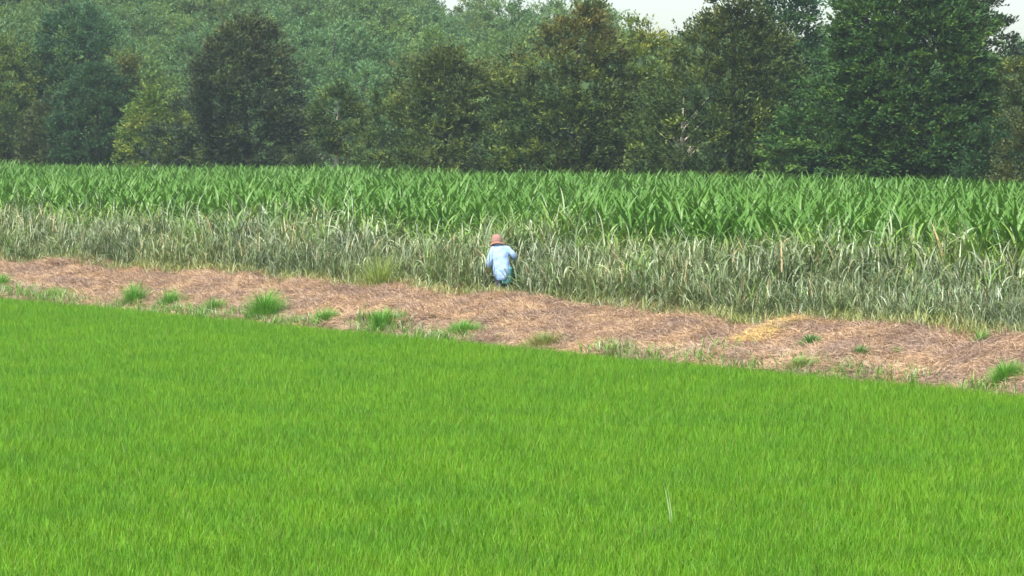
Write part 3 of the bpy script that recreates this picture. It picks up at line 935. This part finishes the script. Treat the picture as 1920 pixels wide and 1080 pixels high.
def loft(rings, seg=28):
    """closed tube through oval rings (centre, half width, half depth)"""
    bm = bmesh.new()
    th = [i / seg * 2 * math.pi for i in range(seg)]
    rs = [[bm.verts.new((c[0] + rx * math.cos(t), c[1] + ry * math.sin(t), c[2])) for t in th] for c, rx, ry in rings]
    for a, b in zip(rs, rs[1:]):
        for i in range(seg):
            bm.faces.new((a[i], a[(i + 1) % seg], b[(i + 1) % seg], b[i]))
    bm.faces.new(rs[0][::-1]); bm.faces.new(rs[-1])
    bmesh.ops.recalc_face_normals(bm, faces=bm.faces)
    me = bpy.data.meshes.new('loft'); bm.to_mesh(me); bm.free()
    return me


def limb(pts, rads):
    V, Fq = tube(np.array([pts[0], *pts, pts[-1]], float) + np.array([[0, 0, 1e-3]] + [[0, 0, 0]] * len(pts) + [[0, 0, -1e-3]]), [1e-3, *rads, 1e-3], 16)
    return nmesh('limb', V, Fq)


def cloth_mat(name, c1, c2, rough=0.85):
    m = noise_mat(name, c1, c2, scale=9, rough=rough, bump=0.25, detail=5)
    return m


def head_mesh(centre, pitch):
    bm = bmesh.new()
    bmesh.ops.create_uvsphere(bm, u_segments=40, v_segments=28, radius=1)
    for v in bm.verts:
        x, y, z = v.co
        X, Y, Z = x * 0.074, y * 0.094, z * 0.115
        if z < 0: X *= 1 + 0.22 * z; Y *= 1 + 0.12 * z
        f = max(0, y)
        Y += 0.024 * f * math.exp(-((x / 0.16) ** 2) - ((z + 0.12) / 0.2) ** 2)                       # nose
        for sx in (-0.42, 0.42):
            Y -= 0.012 * f * math.exp(-(((x - sx) / 0.2) ** 2) - ((z - 0.05) / 0.13) ** 2)              # eye sockets
            Y += 0.006 * f * math.exp(-(((x - sx) / 0.11) ** 2) - ((z - 0.04) / 0.06) ** 2)             # eyelids
        Y += 0.008 * f * math.exp(-((x / 0.3) ** 2) - ((z + 0.5) / 0.09) ** 2)                          # lips
        Y += 0.008 * f * math.exp(-((x / 0.3) ** 2) - ((z + 0.8) / 0.15) ** 2)                          # chin
        for sx in (-1, 1):
            d = ((y + 0.05) / 0.2) ** 2 + ((z + 0.02) / 0.26) ** 2
            if x * sx > 0.8: X += sx * 0.018 * math.exp(-d)                                             # ears
        v.co = (X, Y, Z)
    M = Matrix.Translation(centre) @ Matrix.Rotation(pitch, 4, 'X')
    bmesh.ops.transform(bm, matrix=M, verts=bm.verts)
    me = bpy.data.meshes.new('head'); bm.to_mesh(me); bm.free()
    return me


def hand_chains(wrist, elbow, side):
    """five finger chains rooted in the palm, loosely curled"""
    wv, ev = Vector(wrist), Vector(elbow)
    d = (wv - ev).normalized()
    fwd = Vector((0, 1, 0)); fwd = (fwd - d * fwd.dot(d)).normalized()        # thumb side faces ahead
    inn = d.cross(fwd) * side                                                  # palm side
    if inn.x * side > 0: inn = -inn
    vs, es = [], []
    add = lambda p, r: (vs.append((tuple(p), r)), len(vs) - 1)[1]
    w0 = add(wv - d * 0.03, (0.026, 0.022)); p1 = add(wv + d * 0.045, (0.036, 0.017)); es.append((w0, p1))
    me = [skinned(vs, es, 0)]
    for k, (off, L) in enumerate([(0.030, 0.072), (0.010, 0.080), (-0.010, 0.074), (-0.029, 0.058)]):
        a = wv + d * 0.05 + fwd * off
        b = a + d * L * 0.5 + inn * 0.008
        c = b + d * L * 0.26 + inn * L * 0.22
        e = c + d * L * 0.06 + inn * L * 0.3
        me.append(skinned([(tuple(a), 0.010), (tuple(b), 0.009), (tuple(c), 0.0085), (tuple(e), 0.007)], [(0, 1), (1, 2), (2, 3)], 0))
    a = wv + d * 0.015 + fwd * 0.028
    b = a + d * 0.03 + fwd * 0.026 + inn * 0.006
    c = b + d * 0.028 + fwd * 0.006 + inn * 0.012
    me.append(skinned([(tuple(a), 0.013), (tuple(b), 0.011), (tuple(c), 0.008)], [(0, 1), (1, 2)], 0))
    return me


px_, py_ = PX, PY
pz_ = float(bank_z(np.array(px_), np.array(py_)))
person = obj('person', None, loc=(px_, py_, pz_), rot=(0, R(-3), R(6)),
             label='person seen from behind in pale blue jacket and reddish-tan hat, stooping beside the tall grass', category='person')
hip, waist, chest, sho, neck = (0, 0, .84), (0, .03, 1.0), (-.01, .07, 1.18), (-.02, .12, 1.34), (-.05, .19, 1.41)
lsh, rsh = (-.20, .11, 1.33), (.17, .11, 1.33)
lel, rel = (-.31, .05, 1.04), (.365, .04, 1.09)
lwr, rwr = (-.335, .17, .80), (.315, .27, .97)
lhp, rhp = (-.095, 0, .82), (.095, 0, .82)
lkn, rkn = (-.10, .05, .45), (.13, .08, .46)
lan, ran = (-.11, -.06, .08), (.15, .02, .08)
lto, rto = (-.13, .12, .03), (.18, .19, .03)
J = [(hip, (.15, .11)), (waist, (.135, .10)), (chest, (.16, .115)), (sho, (.085, .07)), (neck, .058), ((-.065, .205, 1.49), .052),
     (lsh, .05), (lel, .04), (lwr, .026), (rsh, .05), (rel, .043), (rwr, .026),
     (lhp, .095), (lkn, .06), (lan, .04), (lto, .035), (rhp, .095), (rkn, .06), (ran, .04), (rto, .035)]
EB = [(0, 1), (1, 2), (2, 3), (3, 4), (4, 5), (3, 6), (6, 7), (7, 8), (3, 9), (9, 10), (10, 11), (0, 12), (12, 13), (13, 14), (14, 15), (0, 16), (16, 17), (17, 18), (18, 19)]
HC = Vector((-.075, .235, 1.535))
M_SKIN = noise_mat('skin', lin(176, 128, 100), lin(190, 142, 112), scale=14, rough=0.55, bump=0.05)
body = fused([skinned(J, EB, 0), head_mesh(HC, R(-22))] + hand_chains(lwr, lel, -1) + hand_chains(rwr, rel, 1), 0.0065, 'body', M_SKIN, 3)
obj('body', body, person)


def wrinkle(me, amp, seed, fq=16):
    r_ = np.random.default_rng(seed)
    n_ = len(me.vertices)
    co = np.empty(n_ * 3, np.float32); me.vertices.foreach_get('co', co); co = co.reshape(-1, 3)
    nm = np.empty(n_ * 3, np.float32); me.vertices.foreach_get('normal', nm); nm = nm.reshape(-1, 3)
    s = np.zeros(n_)
    for k in range(8):
        d = r_.normal(0, 1, 3) * np.array([1, 1, 0.8]); d = d / np.linalg.norm(d) * fq * r_.uniform(0.5, 1.6)
        s += np.sin(co @ d + r_.uniform(0, 6.28)) / 4
    co = co + nm * (amp * np.sign(s) * np.abs(s) ** 0.7)[:, None]
    me.vertices.foreach_set('co', co.astype(np.float32).ravel()); me.update()
    return me


up_ = lambda p, f, dz=0: tuple(Vector(p) * 1.0 + Vector((0, 0, dz)))
mix = lambda p, q, f: tuple(Vector(p).lerp(Vector(q), f))
TORSO = loft([((.0, -.03, .50), .165, .15), ((-.005, -.035, .56), .185, .165), ((-.005, -.03, .66), .215, .178), ((0, -.015, .78), .232, .178), ((0, .01, .90), .222, .17), (waist, .205, .155), ((-.005, .06, 1.12), .212, .160), ((-.012, .09, 1.24), .218, .150),
              ((-.018, .115, 1.32), .212, .135), ((-.022, .13, 1.375), .185, .122), ((-.03, .145, 1.405), .125, .10), ((-.045, .165, 1.445), .098, .09), ((-.055, .178, 1.475), .084, .082)])
SLEEVES = [skinned([(mix(lsh, (0, .11, 1.3), .35), .085), (lsh, .09), (lel, .08), (mix(lel, lwr, .9), .058)], [(0, 1), (1, 2), (2, 3)], 0),
           skinned([(mix(rsh, (0, .11, 1.3), .35), .085), (rsh, .09), (rel, .082), (mix(rel, rwr, .9), .058)], [(0, 1), (1, 2), (2, 3)], 0)]
M_JACKET = cloth_mat('pale_blue_cotton', lin(138, 166, 206), lin(156, 182, 216))
obj('jacket', wrinkle(fused([TORSO] + SLEEVES, 0.011, 'jacket', M_JACKET, 5), 0.011, 11, 24), person)
M_TROUS = cloth_mat('lavender_cloth', lin(42, 48, 64), lin(54, 60, 78))
PANTS = [loft([((0, 0, .70), .19, .14), ((0, 0, .80), .195, .145), ((0, 0, .90), .16, .12)]),
         limb([(-.09, 0, .80), (-.095, .02, .62), (-.10, .03, .45), (-.105, -.03, .22)], [.125, .118, .108, .098]),
         limb([(.09, 0, .80), (.105, .04, .62), (.125, .07, .46), (.15, .02, .22)], [.122, .115, .1, .09])]
trs = wrinkle(fused(PANTS, 0.011, 'trousers', M_TROUS, 4), 0.010, 5)
obj('trousers', trs, person)
M_TEAL = cloth_mat('teal_cloth', lin(78, 146, 144), lin(94, 160, 156))
th = np.linspace(R(-105), R(60), 15)
rowsz = np.linspace(.82, .40, 9)
V = []
for kz, z in enumerate(rowsz):
    for a_ in th:
        rr = 0.255 + 0.02 * math.sin(a_ * 7 + kz * 0.4) * kz / 8 + 0.01 * kz / 8
        V.append((math.cos(a_) * rr * 0.93 + .035, math.sin(a_) * rr * 0.8 + .05, z))
Fq = [[i_ * 15 + j_, i_ * 15 + j_ + 1, (i_ + 1) * 15 + j_ + 1, (i_ + 1) * 15 + j_] for i_ in range(8) for j_ in range(14)]
apron = obj('apron', nmesh('apron', V, Fq, None, M_TEAL), person)
sm = apron.modifiers.new('cloth_thickness', 'SOLIDIFY'); sm.thickness = 0.008
M_BOOT = noise_mat('dark_rubber', lin(32, 34, 40), lin(44, 46, 52), scale=8, rough=0.5, bump=0.05)
for nm_, kn, an, to in (('boot', (-.105, -.02, .27), lan, lto), ('boot', (.15, .03, .27), ran, rto)):
    obj(nm_, fused([skinned([(kn, .07), (an, .062), (to, (.055, .045))], [(0, 1), (1, 2)], 0)], 0.008, 'boot', M_BOOT, 2), person)
# hair and hat
bm = bmesh.new()
bmesh.ops.create_uvsphere(bm, u_segments=24, v_segments=16, radius=1)
for v in list(bm.verts):
    if v.co.y > 0.35 and v.co.z < 0.55:
        bm.verts.remove(v)
for v in bm.verts:
    k = 1.06 + 0.02 * math.sin(v.co.x * 31) * math.sin(v.co.z * 17)
    v.co = Vector((v.co.x * .078 * k, v.co.y * .100 * k - .004, v.co.z * .118 * k))
me = bpy.data.meshes.new('hair'); bm.to_mesh(me); bm.free()
for p_ in me.polygons: p_.use_smooth = True
me.materials.append(noise_mat('dark_hair', lin(52, 40, 36), lin(70, 54, 46), scale=20, bump=0.4))
MH = Matrix.Translation(HC) @ Matrix.Rotation(R(-22), 4, 'X')
h_ = obj('hair', me, person); h_.matrix_local = MH


def lathe(prof, seg=36, wav=0.0):
    V, Fq = [], []
    for i_, (r_, z_) in enumerate(prof):
        for s_ in range(seg):
            a_ = s_ / seg * 2 * math.pi
            dz = wav * math.sin(3 * a_ + 0.6) * max(0, r_ - 0.11) / 0.12
            V.append((r_ * 0.92 * math.cos(a_), r_ * 1.06 * math.sin(a_), z_ + dz))
    for i_ in range(len(prof) - 1):
        for s_ in range(seg):
            Fq.append([i_ * seg + s_, i_ * seg + (s_ + 1) % seg, (i_ + 1) * seg + (s_ + 1) % seg, (i_ + 1) * seg + s_])
    return V, Fq


M_HAT = cloth_mat('pink_cloth', lin(134, 100, 88), lin(150, 116, 102))
M_BRIM = cloth_mat('straw_brim', lin(136, 98, 80), lin(152, 112, 92))
MHat = Matrix.Translation(HC + Vector((0, -0.01, 0.02))) @ Matrix.Rotation(R(-10), 4, 'X')
V, Fq = lathe([(.172, -.10), (.168, -.05), (.160, .0), (.148, .045), (.126, .09), (.09, .125), (.045, .145), (.002, .150)], wav=0.012)
hat = obj('hat', nmesh('hat', V, Fq, None, M_HAT), person); hat.matrix_local = MHat
sm = hat.modifiers.new('felt', 'SOLIDIFY'); sm.thickness = 0.006
V, Fq = lathe([(.166, -.082), (.182, -.098), (.202, -.125), (.211, -.145)], wav=0.02)
brim = obj('brim', nmesh('brim', V, Fq, None, M_BRIM), hat)
sm = brim.modifiers.new('felt', 'SOLIDIFY'); sm.thickness = 0.006

# ------------------------------------------------------------------ haze in the air
mh, t, p, out = new_mat('summer_haze')
t.nodes.remove(p)
pv = t.nodes.new('ShaderNodeVolumePrincipled')
pv.inputs['Color'].default_value = (0.82, 0.92, 1.0, 1)
pv.inputs['Density'].default_value = 0.00026
pv.inputs['Anisotropy'].default_value = 0.2
t.links.new(pv.outputs[0], out.inputs['Volume'])
x0, x1, y0, y1, z0, z1 = -270, 270, -160, 770, -1.7, 50
V = [(x, y, z) for z in (z0, z1) for y in (y0, y1) for x in (x0, x1)]
obj('haze', nmesh('haze', V, [[0, 2, 3, 1], [4, 5, 7, 6], [0, 1, 5, 4], [2, 6, 7, 3], [0, 4, 6, 2], [1, 3, 7, 5]], None, mh, False), kind='stuff')
